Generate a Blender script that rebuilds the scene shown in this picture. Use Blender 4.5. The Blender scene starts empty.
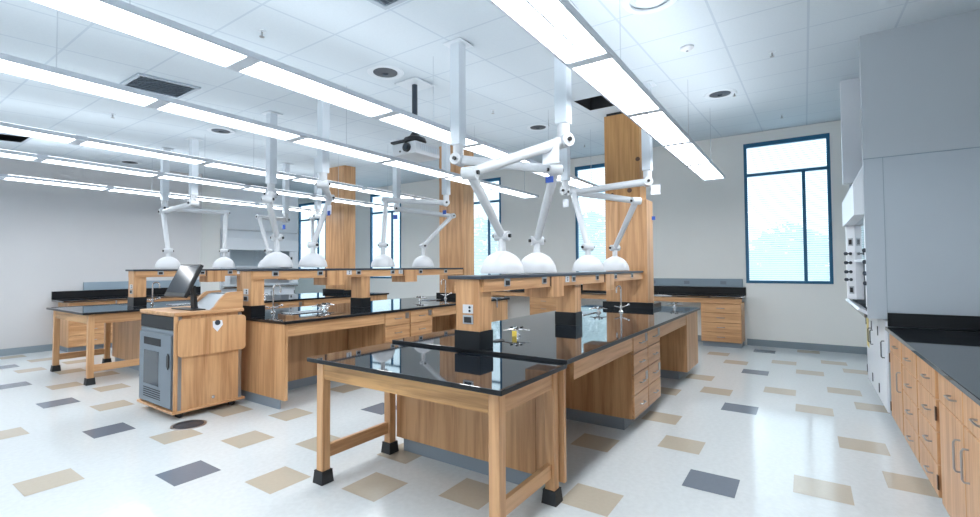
import bpy, bmesh, math, random
from mathutils import Vector, Matrix
random.seed(7)
FT = 0.3048
PI = math.pi
SC = bpy.context.scene
COL = SC.collection

# ------------------------------------------------------------------ mesh helper (all coordinates in feet)
class MB:
    def __init__(s, o=(0, 0, 0)):
        s.bm = bmesh.new(); s.o = Vector(o)
    def _v(s, p): return s.bm.verts.new((Vector(p) - s.o) * FT)
    def box(s, x0, x1, y0, y1, z0, z1, bv=0.0, seg=2):
        vs = [s._v((x, y, z)) for x in (x0, x1) for y in (y0, y1) for z in (z0, z1)]
        fs = [(0, 1, 3, 2), (4, 6, 7, 5), (0, 4, 5, 1), (2, 3, 7, 6), (0, 2, 6, 4), (1, 5, 7, 3)]
        ff = [s.bm.faces.new([vs[i] for i in f]) for f in fs]
        if bv:
            es = list({e for f in ff for e in f.edges})
            bmesh.ops.bevel(s.bm, geom=es, offset=bv * FT, segments=seg, affect='EDGES', profile=0.5)
        return s
    def quad(s, pts, mi=0):
        f = s.bm.faces.new([s._v(p) for p in pts]); f.material_index = mi; return s
    def prism(s, pts, axis, a, b, bv=0.0):
        """pts: 2D outline in the other two axes (x,y,z order), extruded along axis from a to b"""
        def mk(p, t):
            q = list(p); q.insert(axis, t); return q
        A = [s._v(mk(p, a)) for p in pts]; B = [s._v(mk(p, b)) for p in pts]
        n = len(pts); ff = [s.bm.faces.new(A), s.bm.faces.new(B[::-1])]
        for i in range(n):
            ff.append(s.bm.faces.new([A[i], B[i], B[(i + 1) % n], A[(i + 1) % n]]))
        if bv:
            es = list({e for f in ff for e in f.edges})
            bmesh.ops.bevel(s.bm, geom=es, offset=bv * FT, segments=2, affect='EDGES', profile=0.5)
        return s
    def ring(s, c, ax, u, w, r, n): 
        return [s._v(Vector(c) + (u * math.cos(2 * PI * i / n) + w * math.sin(2 * PI * i / n)) * r) for i in range(n)]
    def cyl(s, p, q, r0, r1=None, n=16):
        p = Vector(p); q = Vector(q); r1 = r0 if r1 is None else r1
        ax = (q - p).normalized(); t = Vector((0, 0, 1)) if abs(ax.z) < .9 else Vector((1, 0, 0))
        u = ax.cross(t).normalized(); w = ax.cross(u)
        A = s.ring(p, ax, u, w, r0, n); B = s.ring(q, ax, u, w, r1, n)
        s.bm.faces.new(A); s.bm.faces.new(B[::-1])
        for i in range(n): s.bm.faces.new([A[i], B[i], B[(i + 1) % n], A[(i + 1) % n]])
        return s
    def lathe(s, c, prof, n=24, capa=True, capb=True):
        c = Vector(c); rings = []
        for r, z in prof:
            rings.append([s._v(c + Vector((r * math.cos(2 * PI * i / n), r * math.sin(2 * PI * i / n), z))) for i in range(n)])
        for A, B in zip(rings, rings[1:]):
            for i in range(n): s.bm.faces.new([A[i], A[(i + 1) % n], B[(i + 1) % n], B[i]])
        if capa: s.bm.faces.new(rings[0][::-1])
        if capb: s.bm.faces.new(rings[-1])
        return s
    def tube(s, pts, r, n=10, rs=None):
        pts = [Vector(p) for p in pts]; rings = []; u = None
        for i, p in enumerate(pts):
            d = (pts[min(i + 1, len(pts) - 1)] - pts[max(i - 1, 0)]).normalized()
            if u is None:
                t = Vector((0, 0, 1)) if abs(d.z) < .9 else Vector((1, 0, 0)); u = d.cross(t).normalized()
            u = (u - d * u.dot(d)).normalized(); w = d.cross(u)
            rings.append(s.ring(p, d, u, w, rs[i] if rs else r, n))
        for A, B in zip(rings, rings[1:]):
            for i in range(n): s.bm.faces.new([A[i], B[i], B[(i + 1) % n], A[(i + 1) % n]])
        s.bm.faces.new(rings[0]); s.bm.faces.new(rings[-1][::-1])
        return s
    def ball(s, c, r, sz=(1, 1, 1), u=16, v=10):
        m = Matrix.Translation((Vector(c) - s.o) * FT) @ Matrix.Diagonal((sz[0], sz[1], sz[2], 1))
        bmesh.ops.create_uvsphere(s.bm, u_segments=u, v_segments=v, radius=r * FT, matrix=m); return s
    def beam(s, p, q, wy, wz):
        """rectangular bar from p to q, width wy sideways and wz in height"""
        p = Vector(p); q = Vector(q); d = (q - p).normalized(); sd = d.cross(Vector((0, 0, 1)))
        sd = sd.normalized() if sd.length > 1e-6 else Vector((1, 0, 0)); up = sd.cross(d)
        vs = [s._v(e + sd * a * wy / 2 + up * b * wz / 2) for e in (p, q) for a, b in ((-1, -1), (1, -1), (1, 1), (-1, 1))]
        for f in ((0, 3, 2, 1), (4, 5, 6, 7), (0, 1, 5, 4), (1, 2, 6, 5), (2, 3, 7, 6), (3, 0, 4, 7)):
            s.bm.faces.new([vs[i] for i in f])
        return s
    def build(s, name, mat, parent=None, smooth=None):
        bmesh.ops.recalc_face_normals(s.bm, faces=s.bm.faces[:])
        me = bpy.data.meshes.new(name); s.bm.to_mesh(me); s.bm.free()
        for m in (mat if isinstance(mat, (list, tuple)) else [mat]): me.materials.append(m)
        if smooth:
            me.shade_smooth(); me.set_sharp_from_angle(angle=math.radians(smooth))
        o = bpy.data.objects.new(name, me); COL.objects.link(o)
        if parent:
            r = parent
            while r.parent: r = r.parent
            o.parent = parent
            if parent.type == 'EMPTY': pass
        else:
            o.location = s.o * FT
        return o

def side_slot(o):
    for p in o.data.polygons: p.material_index = 0 if p.normal.z > .9 else 1
def tag(o, label=None, cat=None, group=None, kind=None):
    for k, v in (('label', label), ('category', cat), ('group', group), ('kind', kind)):
        if v: o[k] = v
    return o
def thing(name, label, cat, loc=(0, 0, 0), group=None):
    o = bpy.data.objects.new(name, None); COL.objects.link(o)
    o.location = Vector(loc) * FT; o.empty_display_size = .1
    tag(o, label, cat, group); o['_'] = 0; del o['_']
    return o
def org(t): return Vector(t.location) / FT
def copy_tree(o, parent=None):
    c = o.copy(); COL.objects.link(c); c.parent = parent
    for ch in list(o.children): copy_tree(ch, c)
    return c
def struct(name, mb, mat, parent=None):
    o = mb.build(name, mat, parent)
    if not parent: o['kind'] = 'structure'
    return o

# ------------------------------------------------------------------ materials
def srgb(r, g, b):
    f = lambda c: (c / 255 / 12.92) if c / 255 <= .04045 else ((c / 255 + .055) / 1.055) ** 2.4
    return (f(r), f(g), f(b), 1)
def newmat(name):
    m = bpy.data.materials.new(name); m.use_nodes = True
    nt = m.node_tree; b = nt.nodes['Principled BSDF']; return m, nt, b
def plain(name, col, rough=.5, metal=0.0, var=.04, scale=3.0, spec=.5, bump=0.0):
    m, nt, b = newmat(name); L = nt.links
    tc = nt.nodes.new('ShaderNodeTexCoord'); no = nt.nodes.new('ShaderNodeTexNoise')
    no.inputs['Scale'].default_value = scale; no.inputs['Detail'].default_value = 4
    L.new(tc.outputs['Object'], no.inputs['Vector'])
    hs = nt.nodes.new('ShaderNodeMix'); hs.data_type = 'RGBA'
    hs.inputs[6].default_value = tuple(c * (1 - var) for c in col[:3]) + (1,)
    hs.inputs[7].default_value = tuple(min(1, c * (1 + var)) for c in col[:3]) + (1,)
    L.new(no.outputs['Fac'], hs.inputs[0]); L.new(hs.outputs[2], b.inputs['Base Color'])
    b.inputs['Roughness'].default_value = rough; b.inputs['Metallic'].default_value = metal
    b.inputs['Specular IOR Level'].default_value = spec
    if bump:
        bp = nt.nodes.new('ShaderNodeBump'); bp.inputs['Strength'].default_value = bump; bp.inputs['Distance'].default_value = .002
        L.new(no.outputs['Fac'], bp.inputs['Height']); L.new(bp.outputs[0], b.inputs['Normal'])
    return m
def wood(name, grain, light, dark, rough=.38):
    m, nt, b = newmat(name); L = nt.links
    tc = nt.nodes.new('ShaderNodeTexCoord'); mp = nt.nodes.new('ShaderNodeMapping')
    sc = [26, 26, 26]; sc[grain] = 1.3
    mp.inputs['Scale'].default_value = sc; L.new(tc.outputs['Object'], mp.inputs['Vector'])
    n1 = nt.nodes.new('ShaderNodeTexNoise'); n1.inputs['Scale'].default_value = 1.0; n1.inputs['Detail'].default_value = 6
    n1.inputs['Roughness'].default_value = .6; n1.inputs['Distortion'].default_value = .5
    L.new(mp.outputs[0], n1.inputs['Vector'])
    mp2 = nt.nodes.new('ShaderNodeMapping'); s2 = [5, 5, 5]; s2[grain] = .5
    mp2.inputs['Scale'].default_value = s2; L.new(tc.outputs['Object'], mp2.inputs['Vector'])
    n2 = nt.nodes.new('ShaderNodeTexNoise'); n2.inputs['Scale'].default_value = 1.0; n2.inputs['Detail'].default_value = 3
    n2.inputs['Distortion'].default_value = 1.6
    L.new(mp2.outputs[0], n2.inputs['Vector'])
    ad = nt.nodes.new('ShaderNodeMath'); ad.operation = 'MULTIPLY_ADD'; ad.inputs[1].default_value = .55
    mu = nt.nodes.new('ShaderNodeMath'); mu.operation = 'MULTIPLY'; mu.inputs[1].default_value = .45
    L.new(n2.outputs['Fac'], mu.inputs[0]); L.new(n1.outputs['Fac'], ad.inputs[0]); L.new(mu.outputs[0], ad.inputs[2])
    cr = nt.nodes.new('ShaderNodeValToRGB'); e = cr.color_ramp.elements
    e[0].position = .36; e[0].color = dark; e[1].position = .56; e[1].color = light
    L.new(ad.outputs[0], cr.inputs[0]); L.new(cr.outputs[0], b.inputs['Base Color'])
    b.inputs['Roughness'].default_value = rough
    return m
WL, WD = srgb(212, 166, 122), srgb(176, 128, 86)
M = {}
M['oak_z'] = wood('oak_vertical_grain', 2, WL, WD)
M['oak_x'] = wood('oak_lengthwise_grain', 0, WL, WD)
M['oak_y'] = wood('oak_crosswise_grain', 1, WL, WD)
M['oak_strong'] = wood('oak_figured', 1, srgb(212, 164, 108), srgb(122, 82, 48))
M['ply'] = wood('raw_plywood', 2, srgb(200, 152, 98), srgb(172, 124, 76), .6)
M['epoxy'] = plain('black_epoxy', (.006, .009, .014, 1), .035, 0, .1, 8)
M['epoxy'].node_tree.nodes['Principled BSDF'].inputs['IOR'].default_value = 2.4
M['epoxy'].node_tree.nodes['Principled BSDF'].inputs['Specular IOR Level'].default_value = .85
M['epoxy_side'] = plain('black_epoxy_upright', (.006, .008, .011, 1), .28, 0, .1, 8, spec=.35)
M['black'] = plain('black_plastic', (.012, .013, .016, 1), .4)
M['rubber'] = plain('black_rubber', (.015, .018, .022, 1), .55)
M['shelf'] = plain('dark_grey_shelf', srgb(48, 58, 70), .35)
M['toe'] = plain('grey_vinyl_base', srgb(136, 148, 160), .5)
M['base'] = plain('grey_rubber_base', srgb(134, 148, 158), .5)
M['wall'] = plain('painted_wall', srgb(241, 242, 240), .75, var=.015)
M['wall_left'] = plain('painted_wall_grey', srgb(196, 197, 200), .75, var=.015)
M['white'] = plain('white_enamel', srgb(208, 211, 216), .3, var=.02)
M['arm'] = plain('white_arm', srgb(204, 208, 213), .35, var=.02)
M['post'] = plain('white_painted_post', srgb(216, 224, 232), .45, var=.02)
M['housing'] = plain('light_grey_housing', srgb(204, 212, 222), .5)
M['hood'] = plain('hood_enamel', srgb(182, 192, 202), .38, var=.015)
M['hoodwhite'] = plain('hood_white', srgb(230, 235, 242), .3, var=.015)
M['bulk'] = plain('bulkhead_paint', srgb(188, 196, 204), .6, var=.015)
M['steel'] = plain('chrome', (.75, .77, .8, 1), .16, 1.0)
M['brushed'] = plain('brushed_nickel', (.42, .42, .43, 1), .32, 1.0)
M['bronze'] = plain('dark_bronze', srgb(96, 74, 60), .4, .4)
M['grey'] = plain('grey_metal', srgb(122, 133, 144), .35, .2)
M['raceway'] = plain('grey_raceway', srgb(138, 156, 170), .4)
M['frame'] = plain('blue_grey_window_frame', srgb(34, 100, 138), .4)
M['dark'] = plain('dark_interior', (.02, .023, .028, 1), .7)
M['screen'] = plain('screen_off', (.03, .04, .055, 1), .12, spec=.6)
M['blue'] = plain('blue_tag', srgb(40, 80, 170), .5)
M['paper'] = plain('paper_tag', srgb(232, 236, 244), .7)
M['yellow'] = plain('yellow_tag', srgb(236, 210, 90), .6)
M['yellow_pale'] = plain('pale_yellow_label', srgb(226, 208, 140), .6)
M['outlet_grey'] = plain('outlet_plate', srgb(176, 184, 192), .4, .3)
M['brown'] = plain('brown_panel', srgb(92, 66, 52), .6)
M['concrete'] = plain('outside_ground', srgb(170, 175, 170), .9)
M['bark'] = plain('bark', srgb(96, 80, 66), .9)
M['leaf'] = plain('leaves', srgb(86, 120, 96), .7, var=.3, scale=1.0)
M['beige_tile'] = plain('beige_tile', srgb(188, 179, 164), .13, var=.05, scale=40)
M['blue_tile'] = plain('slate_blue_tile', srgb(112, 121, 134), .13, var=.05, scale=40)
M['louver'] = plain('louver_grey', srgb(176, 188, 200), .5)

# floor
def floor_mat():
    m, nt, b = newmat('white_vinyl_floor'); L = nt.links
    tc = nt.nodes.new('ShaderNodeTexCoord')
    n = nt.nodes.new('ShaderNodeTexNoise'); n.inputs['Scale'].default_value = 30; n.inputs['Detail'].default_value = 5
    L.new(tc.outputs['Object'], n.inputs['Vector'])
    cr = nt.nodes.new('ShaderNodeValToRGB'); cr.color_ramp.elements[0].color = srgb(207, 213, 216); cr.color_ramp.elements[1].color = srgb(213, 219, 222)
    cr.color_ramp.elements[0].position = .35; cr.color_ramp.elements[1].position = .65
    L.new(n.outputs['Fac'], cr.inputs[0]); L.new(cr.outputs[0], b.inputs['Base Color'])
    b.inputs['Roughness'].default_value = .12; b.inputs['Specular IOR Level'].default_value = .5
    n2 = nt.nodes.new('ShaderNodeTexNoise'); n2.inputs['Scale'].default_value = 5; L.new(tc.outputs['Object'], n2.inputs['Vector'])
    bp = nt.nodes.new('ShaderNodeBump'); bp.inputs['Strength'].default_value = .02; bp.inputs['Distance'].default_value = .01
    L.new(n2.outputs['Fac'], bp.inputs['Height']); L.new(bp.outputs[0], b.inputs['Normal'])
    return m
M['floor'] = floor_mat()
# suspended ceiling: grid lines every 2.1 ft
def ceil_mat():
    m, nt, b = newmat('ceiling_tiles'); L = nt.links
    tc = nt.nodes.new('ShaderNodeTexCoord'); sp = nt.nodes.new('ShaderNodeSeparateXYZ'); L.new(tc.outputs['Object'], sp.inputs[0])
    def lines(out, off, per, w):
        a = nt.nodes.new('ShaderNodeMath'); a.operation = 'SUBTRACT'; a.inputs[1].default_value = off * FT - w / 2; L.new(out, a.inputs[0])
        d = nt.nodes.new('ShaderNodeMath'); d.operation = 'DIVIDE'; d.inputs[1].default_value = per * FT; L.new(a.outputs[0], d.inputs[0])
        f = nt.nodes.new('ShaderNodeMath'); f.operation = 'FRACT'; L.new(d.outputs[0], f.inputs[0])
        c = nt.nodes.new('ShaderNodeMath'); c.operation = 'LESS_THAN'; c.inputs[1].default_value = w / (per * FT); L.new(f.outputs[0], c.inputs[0])
        return c.outputs[0]
    x = lines(sp.outputs[0], 8.2, 2.1, .018); y = lines(sp.outputs[1], -.2, 2.12, .018)
    mx = nt.nodes.new('ShaderNodeMath'); mx.operation = 'MAXIMUM'; L.new(x, mx.inputs[0]); L.new(y, mx.inputs[1])
    n = nt.nodes.new('ShaderNodeTexNoise'); n.inputs['Scale'].default_value = 60; L.new(tc.outputs['Object'], n.inputs['Vector'])
    cr = nt.nodes.new('ShaderNodeValToRGB'); cr.color_ramp.elements[0].color = srgb(202, 213, 222); cr.color_ramp.elements[1].color = srgb(210, 220, 228)
    L.new(n.outputs['Fac'], cr.inputs[0])
    mi = nt.nodes.new('ShaderNodeMix'); mi.data_type = 'RGBA'; L.new(mx.outputs[0], mi.inputs[0])
    L.new(cr.outputs[0], mi.inputs[6]); mi.inputs[7].default_value = srgb(188, 201, 213)
    L.new(mi.outputs[2], b.inputs['Base Color']); b.inputs['Roughness'].default_value = .85
    return m
M['ceiling'] = ceil_mat()
def emit(name, col, s):
    m, nt, b = newmat(name); b.inputs['Base Color'].default_value = (.8, .8, .8, 1)
    tc = nt.nodes.new('ShaderNodeTexCoord'); n = nt.nodes.new('ShaderNodeTexNoise'); n.inputs['Scale'].default_value = 4
    nt.links.new(tc.outputs['Object'], n.inputs['Vector'])
    mi = nt.nodes.new('ShaderNodeMix'); mi.data_type = 'RGBA'; mi.inputs[6].default_value = col; mi.inputs[7].default_value = tuple(c * .985 for c in col[:3]) + (1,)
    nt.links.new(n.outputs['Fac'], mi.inputs[0]); nt.links.new(mi.outputs[2], b.inputs['Emission Color'])
    b.inputs['Emission Strength'].default_value = s
    return m
LAMPS = [(11, 4.4), (6.0, 2.0), (4.6, 1.8), (4.4, 1.8), (5.0, 2.0), (11.0, 3.4)]
for i_, (a_, b_) in enumerate(LAMPS):
    M['lamp%d' % i_] = emit('lit_diffuser', (.96, .985, 1.0, 1), a_)
    M['uplamp%d' % i_] = emit('lit_uplight_lens', (.93, .97, 1.0, 1), b_)
def glass_mat():
    m = bpy.data.materials.new('window_glass'); m.use_nodes = True; nt = m.node_tree; nt.nodes.clear()
    o = nt.nodes.new('ShaderNodeOutputMaterial'); t = nt.nodes.new('ShaderNodeBsdfTransparent'); g = nt.nodes.new('ShaderNodeBsdfGlossy')
    t.inputs[0].default_value = (.9, .97, 1, 1); g.inputs['Roughness'].default_value = .02
    lw = nt.nodes.new('ShaderNodeLayerWeight'); pw = nt.nodes.new('ShaderNodeMath'); pw.operation = 'POWER'; pw.inputs[1].default_value = 5
    f = nt.nodes.new('ShaderNodeMath'); f.operation = 'MULTIPLY_ADD'; f.inputs[1].default_value = .9; f.inputs[2].default_value = .05
    nt.links.new(lw.outputs['Facing'], pw.inputs[0]); nt.links.new(pw.outputs[0], f.inputs[0]); mx = nt.nodes.new('ShaderNodeMixShader')
    nt.links.new(f.outputs[0], mx.inputs[0]); nt.links.new(t.outputs[0], mx.inputs[1]); nt.links.new(g.outputs[0], mx.inputs[2]); nt.links.new(mx.outputs[0], o.inputs[0])
    return m
M['glass'] = glass_mat()
def blind_mat():
    m = bpy.data.materials.new('white_blind_slats'); m.use_nodes = True; nt = m.node_tree; nt.nodes.clear()
    o = nt.nodes.new('ShaderNodeOutputMaterial'); d = nt.nodes.new('ShaderNodeBsdfDiffuse'); t = nt.nodes.new('ShaderNodeBsdfTranslucent')
    d.inputs[0].default_value = (.86, .9, .93, 1); t.inputs[0].default_value = (.8, .9, .96, 1)
    mx = nt.nodes.new('ShaderNodeMixShader'); mx.inputs[0].default_value = .5
    nt.links.new(d.outputs[0], mx.inputs[1]); nt.links.new(t.outputs[0], mx.inputs[2]); nt.links.new(mx.outputs[0], o.inputs[0])
    return m
M['blind'] = blind_mat()

# ------------------------------------------------------------------ room shell
XB = 32.29                       # window wall
CZ = lambda x: 10.55 + .064 * x  # the ceiling rises gently towards the window wall
XN = -9.0
# floor with inlaid colour tiles
def cam_axes():
    yaw, pi_, ro = math.radians(35.03764), math.radians(1.69746), math.radians(.2976)
    fw = Vector((math.cos(pi_) * math.cos(yaw), math.cos(pi_) * math.sin(yaw), math.sin(pi_)))
    rt = Vector((math.sin(yaw), -math.cos(yaw), 0)); dn = fw.cross(rt)
    c, s = math.cos(ro), math.sin(ro)
    return c * rt + s * dn, -s * rt + c * dn, fw
H = 4.692
TILES = [('u', 5.19, 11.75), ('b', 3.22, 13.83), ('u', 5.22, 16.75), ('u', 5.25, 21.67), ('b', 6.21, 19.69), ('b', 3.32, 18.8), ('b', 6.13, 14.63), ('u', 4.97, 26.46), ('b', 6.16, 24.61), ('b', 7.12, 22.67), ('b', 8.22, 15.68), ('b', 9.1, 13.66), ('b', 6.16, 9.71), ('b', 7.16, 7.69), ('b', 8.12, 10.77), ('u', 11.19, 11.69), ('b', 12.22, 14.79), ('b', 8.86, 8.44), ('b', 7.12, 12.68), ('b', 8.09, 5.79), ('b', 12.25, 4.71), ('b', 9.25, 3.65), ('b', 13.39, 2.78), ('b', 15.4, 3.76), ('u', 11.39, 1.78), ('b', 28.22, 3.93), ('u', 30.39, 1.96), ('b', 31.54, -0.01), ('b', 26.18, 2.89), ('b', 27.39, 0.97), ('b', 28.59, -1.0), ('u', 24.24, 1.93), ('b', 25.41, -0.04), ('b', 26.8, -1.76), ('b', 21.86, 3.76), ('b', 19.78, 2.85), ('b', 21.09, 0.9), ('b', 22.34, -1.06), ('u', 17.81, 1.88), ('b', 20.34, -1.75), ('b', 18.97, -0.12), ('b', 15.93, -1.11), ('b', 12.38, -0.18), ('b', 13.73, -1.82), ('b', 18.77, 4.46), ('b', 6.54, 35.05), ('b', 7.21, 32.66), ('b', 8.08, 30.5), ('b', 6.18, 29.78), ('u', 5.62, 31.79), ('b', 7.16, 27.88), ('b', 7.79, 25.86)]
mb = MB()
mb.quad([(XN, -4.4, 0), (34, -4.4, 0), (34, 49.2, 0), (XN, 49.2, 0)], 0)
for k, x, y in TILES:
    z = .004
    mb.quad([(x - .5, y - .5, z), (x + .5, y - .5, z), (x + .5, y + .5, z), (x - .5, y + .5, z)], 1 if k == 'b' else 2)
struct('floor', mb, [M['floor'], M['beige_tile'], M['blue_tile']])
# ceiling, with the open tile cut out of the grid
hx0, hx1, hy0, hy1 = 18.7, 20.6, 6.75, 7.95
mb = MB(); xs = [XN, hx0, hx1, 33]; ys = [-4.6, hy0, hy1, 49.4]
for i in range(3):
    for j in range(3):
        if i == 1 and j == 1: continue
        a, b_, c, d = xs[i], xs[i + 1], ys[j], ys[j + 1]
        mb.quad([(a, c, CZ(a)), (a, d, CZ(a)), (b_, d, CZ(b_)), (b_, c, CZ(b_))])
struct('ceiling', mb, M['ceiling'])
# window wall with five openings
WINS = [(-1.22, 2.93), (9.6, 13.7), (20.1, 24.2), (31.2, 35.4), (42.3, 47.2)]
WZ0, WZ1 = 3.68, 12.0
mb = MB(); y = -4.8
for a, b_ in WINS:
    mb.box(XB, XB + .3, y, a, 0, 12.8); mb.box(XB, XB + .3, a, b_, 0, WZ0); mb.box(XB, XB + .3, a, b_, WZ1, 12.8); y = b_
mb.box(XB, XB + .3, y, 49.6, 0, 12.8)
struct('wall_back', mb, M['wall'])
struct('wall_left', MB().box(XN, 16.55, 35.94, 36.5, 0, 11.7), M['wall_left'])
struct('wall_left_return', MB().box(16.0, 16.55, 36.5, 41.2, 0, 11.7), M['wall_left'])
struct('wall_alcove', MB().box(16.55, 26.4, 41.2, 41.7, 0, 12.4).box(25.9, 26.4, 41.7, 49.3, 0, 12.4), M['wall'])
struct('wall_alcove_added_pier', MB().box(16.55, 19.02, 38.2, 41.2, 0, 11.9), M['wall'])  # added pier, set forward so this strip of the alcove catches more lamp light
struct('wall_far', MB().box(26.4, 32.9, 49.0, 49.6, 0, 12.8), M['wall'])
struct('wall_right', MB().box(XN, 32.9, -4.9, -4.35, 0, 12.8), M['wall'])
struct('wall_near', MB().box(XN - .5, XN, -4.9, 36.5, 0, 11), M['wall'])
# bulkhead above the right fume hood and the boxed soffit beyond it
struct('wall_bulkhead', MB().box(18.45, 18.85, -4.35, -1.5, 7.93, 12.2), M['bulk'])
struct('trim_1', MB().box(23.6, 24.0, -4.35, -1.28, 7.95, 12.1), M['hoodwhite'])
# rubber baseboards
struct('baseboard_back', MB().box(XB - .03, XB, -4.3, 2.95, 0, .38).box(XB - .03, XB, 5.2, 49, 0, .38), M['base'])
struct('baseboard_left', MB().box(XN, 8.55, 35.91, 35.94, 0, .38).box(10.6, 16.58, 35.91, 35.94, 0, .38), M['base'])
struct('baseboard_alcove', MB().box(16.58, 19.0, 38.17, 38.2, 0, .38), M['base'])

# windows
for i, (a, b_) in enumerate(WINS):
    w = thing('window_%d' % (i + 1), None, None, (XB, (a + b_) / 2, WZ0)); w['kind'] = 'structure'
    o = org(w); t = .16
    f = MB(o); x0, x1 = XB - .03, XB + .16
    f.box(x0, x1, a, a + t, WZ0, WZ1).box(x0, x1, b_ - t, b_, WZ0, WZ1).box(x0, x1, a + t, b_ - t, WZ0, WZ0 + t).box(x0, x1, a + t, b_ - t, WZ1 - t - .08, WZ1)
    my = a + (b_ - a) * .295; tz = 10.1
    f.box(XB + .0, XB + .14, a + t, b_ - t, tz - .08, tz + .08).box(XB + .0, XB + .14, my - .085, my + .085, WZ0 + t, tz - .08)
    f.build('window_frame', M['frame'], w)
    MB(o).quad([(XB + .07, a + t, WZ0 + t), (XB + .07, b_ - t, WZ0 + t), (XB + .07, b_ - t, WZ1 - t), (XB + .07, a + t, WZ1 - t)]).build('window_glass', M['glass'], w)
    wl = ['in the window nearest the right fume hood', 'in the window left of the plywood patched column', 'in the window beside the middle wood column',
          'in the window between the far and middle columns', 'in the farthest window beside the left fume hood'][i]
    bl = thing('window_blind', 'white slatted venetian blind ' + wl, 'blind', (XB + .23, (a + b_) / 2, WZ0 + .1), 'venetian blinds')
    o = org(bl)
    MB(o).box(XB + .17, XB + .29, a + .05, b_ - .05, WZ1 - .12, WZ1 - .01).build('head_rail', M['white'], bl)
    MB(o).box(XB + .19, XB + .27, a + .05, b_ - .05, WZ0 + .06, WZ0 + .12).build('bottom_rail', M['white'], bl)
    sl = MB(o); z = WZ0 + .2
    while z < WZ1 - .15:
        sl.quad([(XB + .195, a + .06, z - .058), (XB + .195, b_ - .06, z - .058), (XB + .25, b_ - .06, z + .052), (XB + .25, a + .06, z + .052)])
        z += .125
    sl.build('slats', M['blind'], bl)

# outside
tag(MB().box(33.5, 140, -60, 120, -3.2, -3.0).build('ground', M['concrete']), kind='structure')
def tree(x, y, h, label):
    t = thing('tree', label, 'tree', (x, y, -3.0), 'trees outside the windows'); o = org(t)
    MB(o).tube([(x, y, -3), (x + .1, y, h * .3), (x, y + .2, h * .55)], .5, 8, [.5, .38, .2]).build('trunk', M['bark'], t)
    f = MB(o)
    for k in range(420):
        u, v, r = random.uniform(0, 2 * PI), random.uniform(-1, 1), random.random() ** .4
        p = Vector((x + math.cos(u) * math.sqrt(1 - v * v) * r * h * .42, y + math.sin(u) * math.sqrt(1 - v * v) * r * h * .42, h * .55 + v * r * h * .38))
        a = Vector((random.uniform(-1, 1), random.uniform(-1, 1), random.uniform(-1, 1))).normalized(); c = a.orthogonal().normalized(); s = random.uniform(.5, .9)
        f.quad([p + a * s, p + c * s * .6, p - a * s, p - c * s * .6])
    f.build('foliage', M['leaf'], t)
tree(56, 1.5, 9.5, 'hazy round tree outside the window by the right fume hood')
tree(60, 7.5, 8.0, 'smaller hazy tree outside, left of the tree at the right window')
tree(52, 20, 12, 'hazy tree outside the window left of the plywood patched column')
tree(54, 38, 13, 'hazy tree outside the window beside the middle column')

# ------------------------------------------------------------------ ceiling fixtures
ROWS_L = [(3.52, 'long pendant light nearest the right wall, largest at the top centre'),
          (9.35, 'long pendant light running just in front of the projector pole'),
          (13.42, 'long pendant light passing just below the projector, third from the right'),
          (19.5, 'long pendant light next left of the one below the projector'),
          (23.85, 'long pendant light second nearest the bare left wall'),
          (29.9, 'long pendant light nearest the bare left wall, lowest in view')]
for ri, (yc, lab) in enumerate(ROWS_L):
    x0, x1 = -6.92, 25.1
    t = thing('pendant_light', lab, 'light', ((x0 + x1) / 2, yc, 8.9), 'continuous pendant light rows'); o = org(t)
    h = MB(o); w = .47
    h.box(x0, x1, yc - w, yc - w + .05, 8.87, 8.99).box(x0, x1, yc + w - .05, yc + w, 8.87, 8.99).box(x0, x1, yc - w + .05, yc + w - .05, 8.98, 9.0)
    k = x0
    while k < x1 + .1:
        h.box(k - .14, k + .14, yc - w + .05, yc + w - .05, 8.872, 9.0) if x0 < k < x1 - .1 else None
        k += 4.0
    h.box(x0, x1, yc - .02, yc + .02, 8.895, 8.98)
    h.box(x0, x0 + .08, yc - w, yc + w, 8.87, 8.99).box(x1 - .08, x1, yc - w, yc + w, 8.87, 8.99)
    h.build('housing', M['housing'], t)
    for j in range(8):
        a, b_ = x0 + 4 * j + .15, x0 + 4 * j + 3.85
        d = MB(o).box(a, b_, yc - w + .055, yc - .022, 8.9, 8.93).box(a, b_, yc + .022, yc + w - .055, 8.9, 8.93)
        d.build('diffuser', M['lamp%d' % ri], t)
        MB(o).box(a, b_, yc - w + .1, yc + w - .1, 9.005, 9.02).build('uplight_lens', M['uplamp%d' % ri], t)
    for x in (-4.9, 3.1, 11.1, 19.1, 24.2):
        MB(o).cyl((x, yc, 9.02), (x, yc, CZ(x) - .005), .012, n=6).build('suspension_wire', M['steel'], t)

def cz(x): return CZ(x)
# round speakers
for x, y, lab in [(11.05, 11.4, 'dark round ceiling speaker beside the projector pole'), (22.0, 2.81, 'dark round ceiling speaker nearest the right window'),
                  (11.26, 22.66, 'dark round ceiling speaker between the third and fourth light rows'), (11.37, 33.86, 'dark round ceiling speaker nearest the left wall'),
                  (21.65, 11.19, 'dark round ceiling speaker left of the open ceiling tile')]:
    z = cz(x); t = thing('ceiling_speaker', lab, 'speaker', (x, y, z - .02), 'round ceiling speakers'); o = org(t)
    MB(o).lathe((x, y, z), [(.62, -.005), (.60, -.035), (.42, -.035), (.42, -.005)], 28, False, False).build('trim_ring', M['post'], t, 30)
    MB(o).lathe((x, y, z), [(.40, -.012), (.40, -.03), (.24, -.055), (.1, -.06), (.1, -.03), (.001, -.03)], 28, True, True).build('cone', M['shelf'], t, 40)
x, y = 11.85, 3.0; z = cz(x)
t = thing('ceiling_diffuser', 'white round ring diffuser at the top edge, right of the biggest light', 'vent', (x, y, z - .05)); o = org(t)
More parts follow.
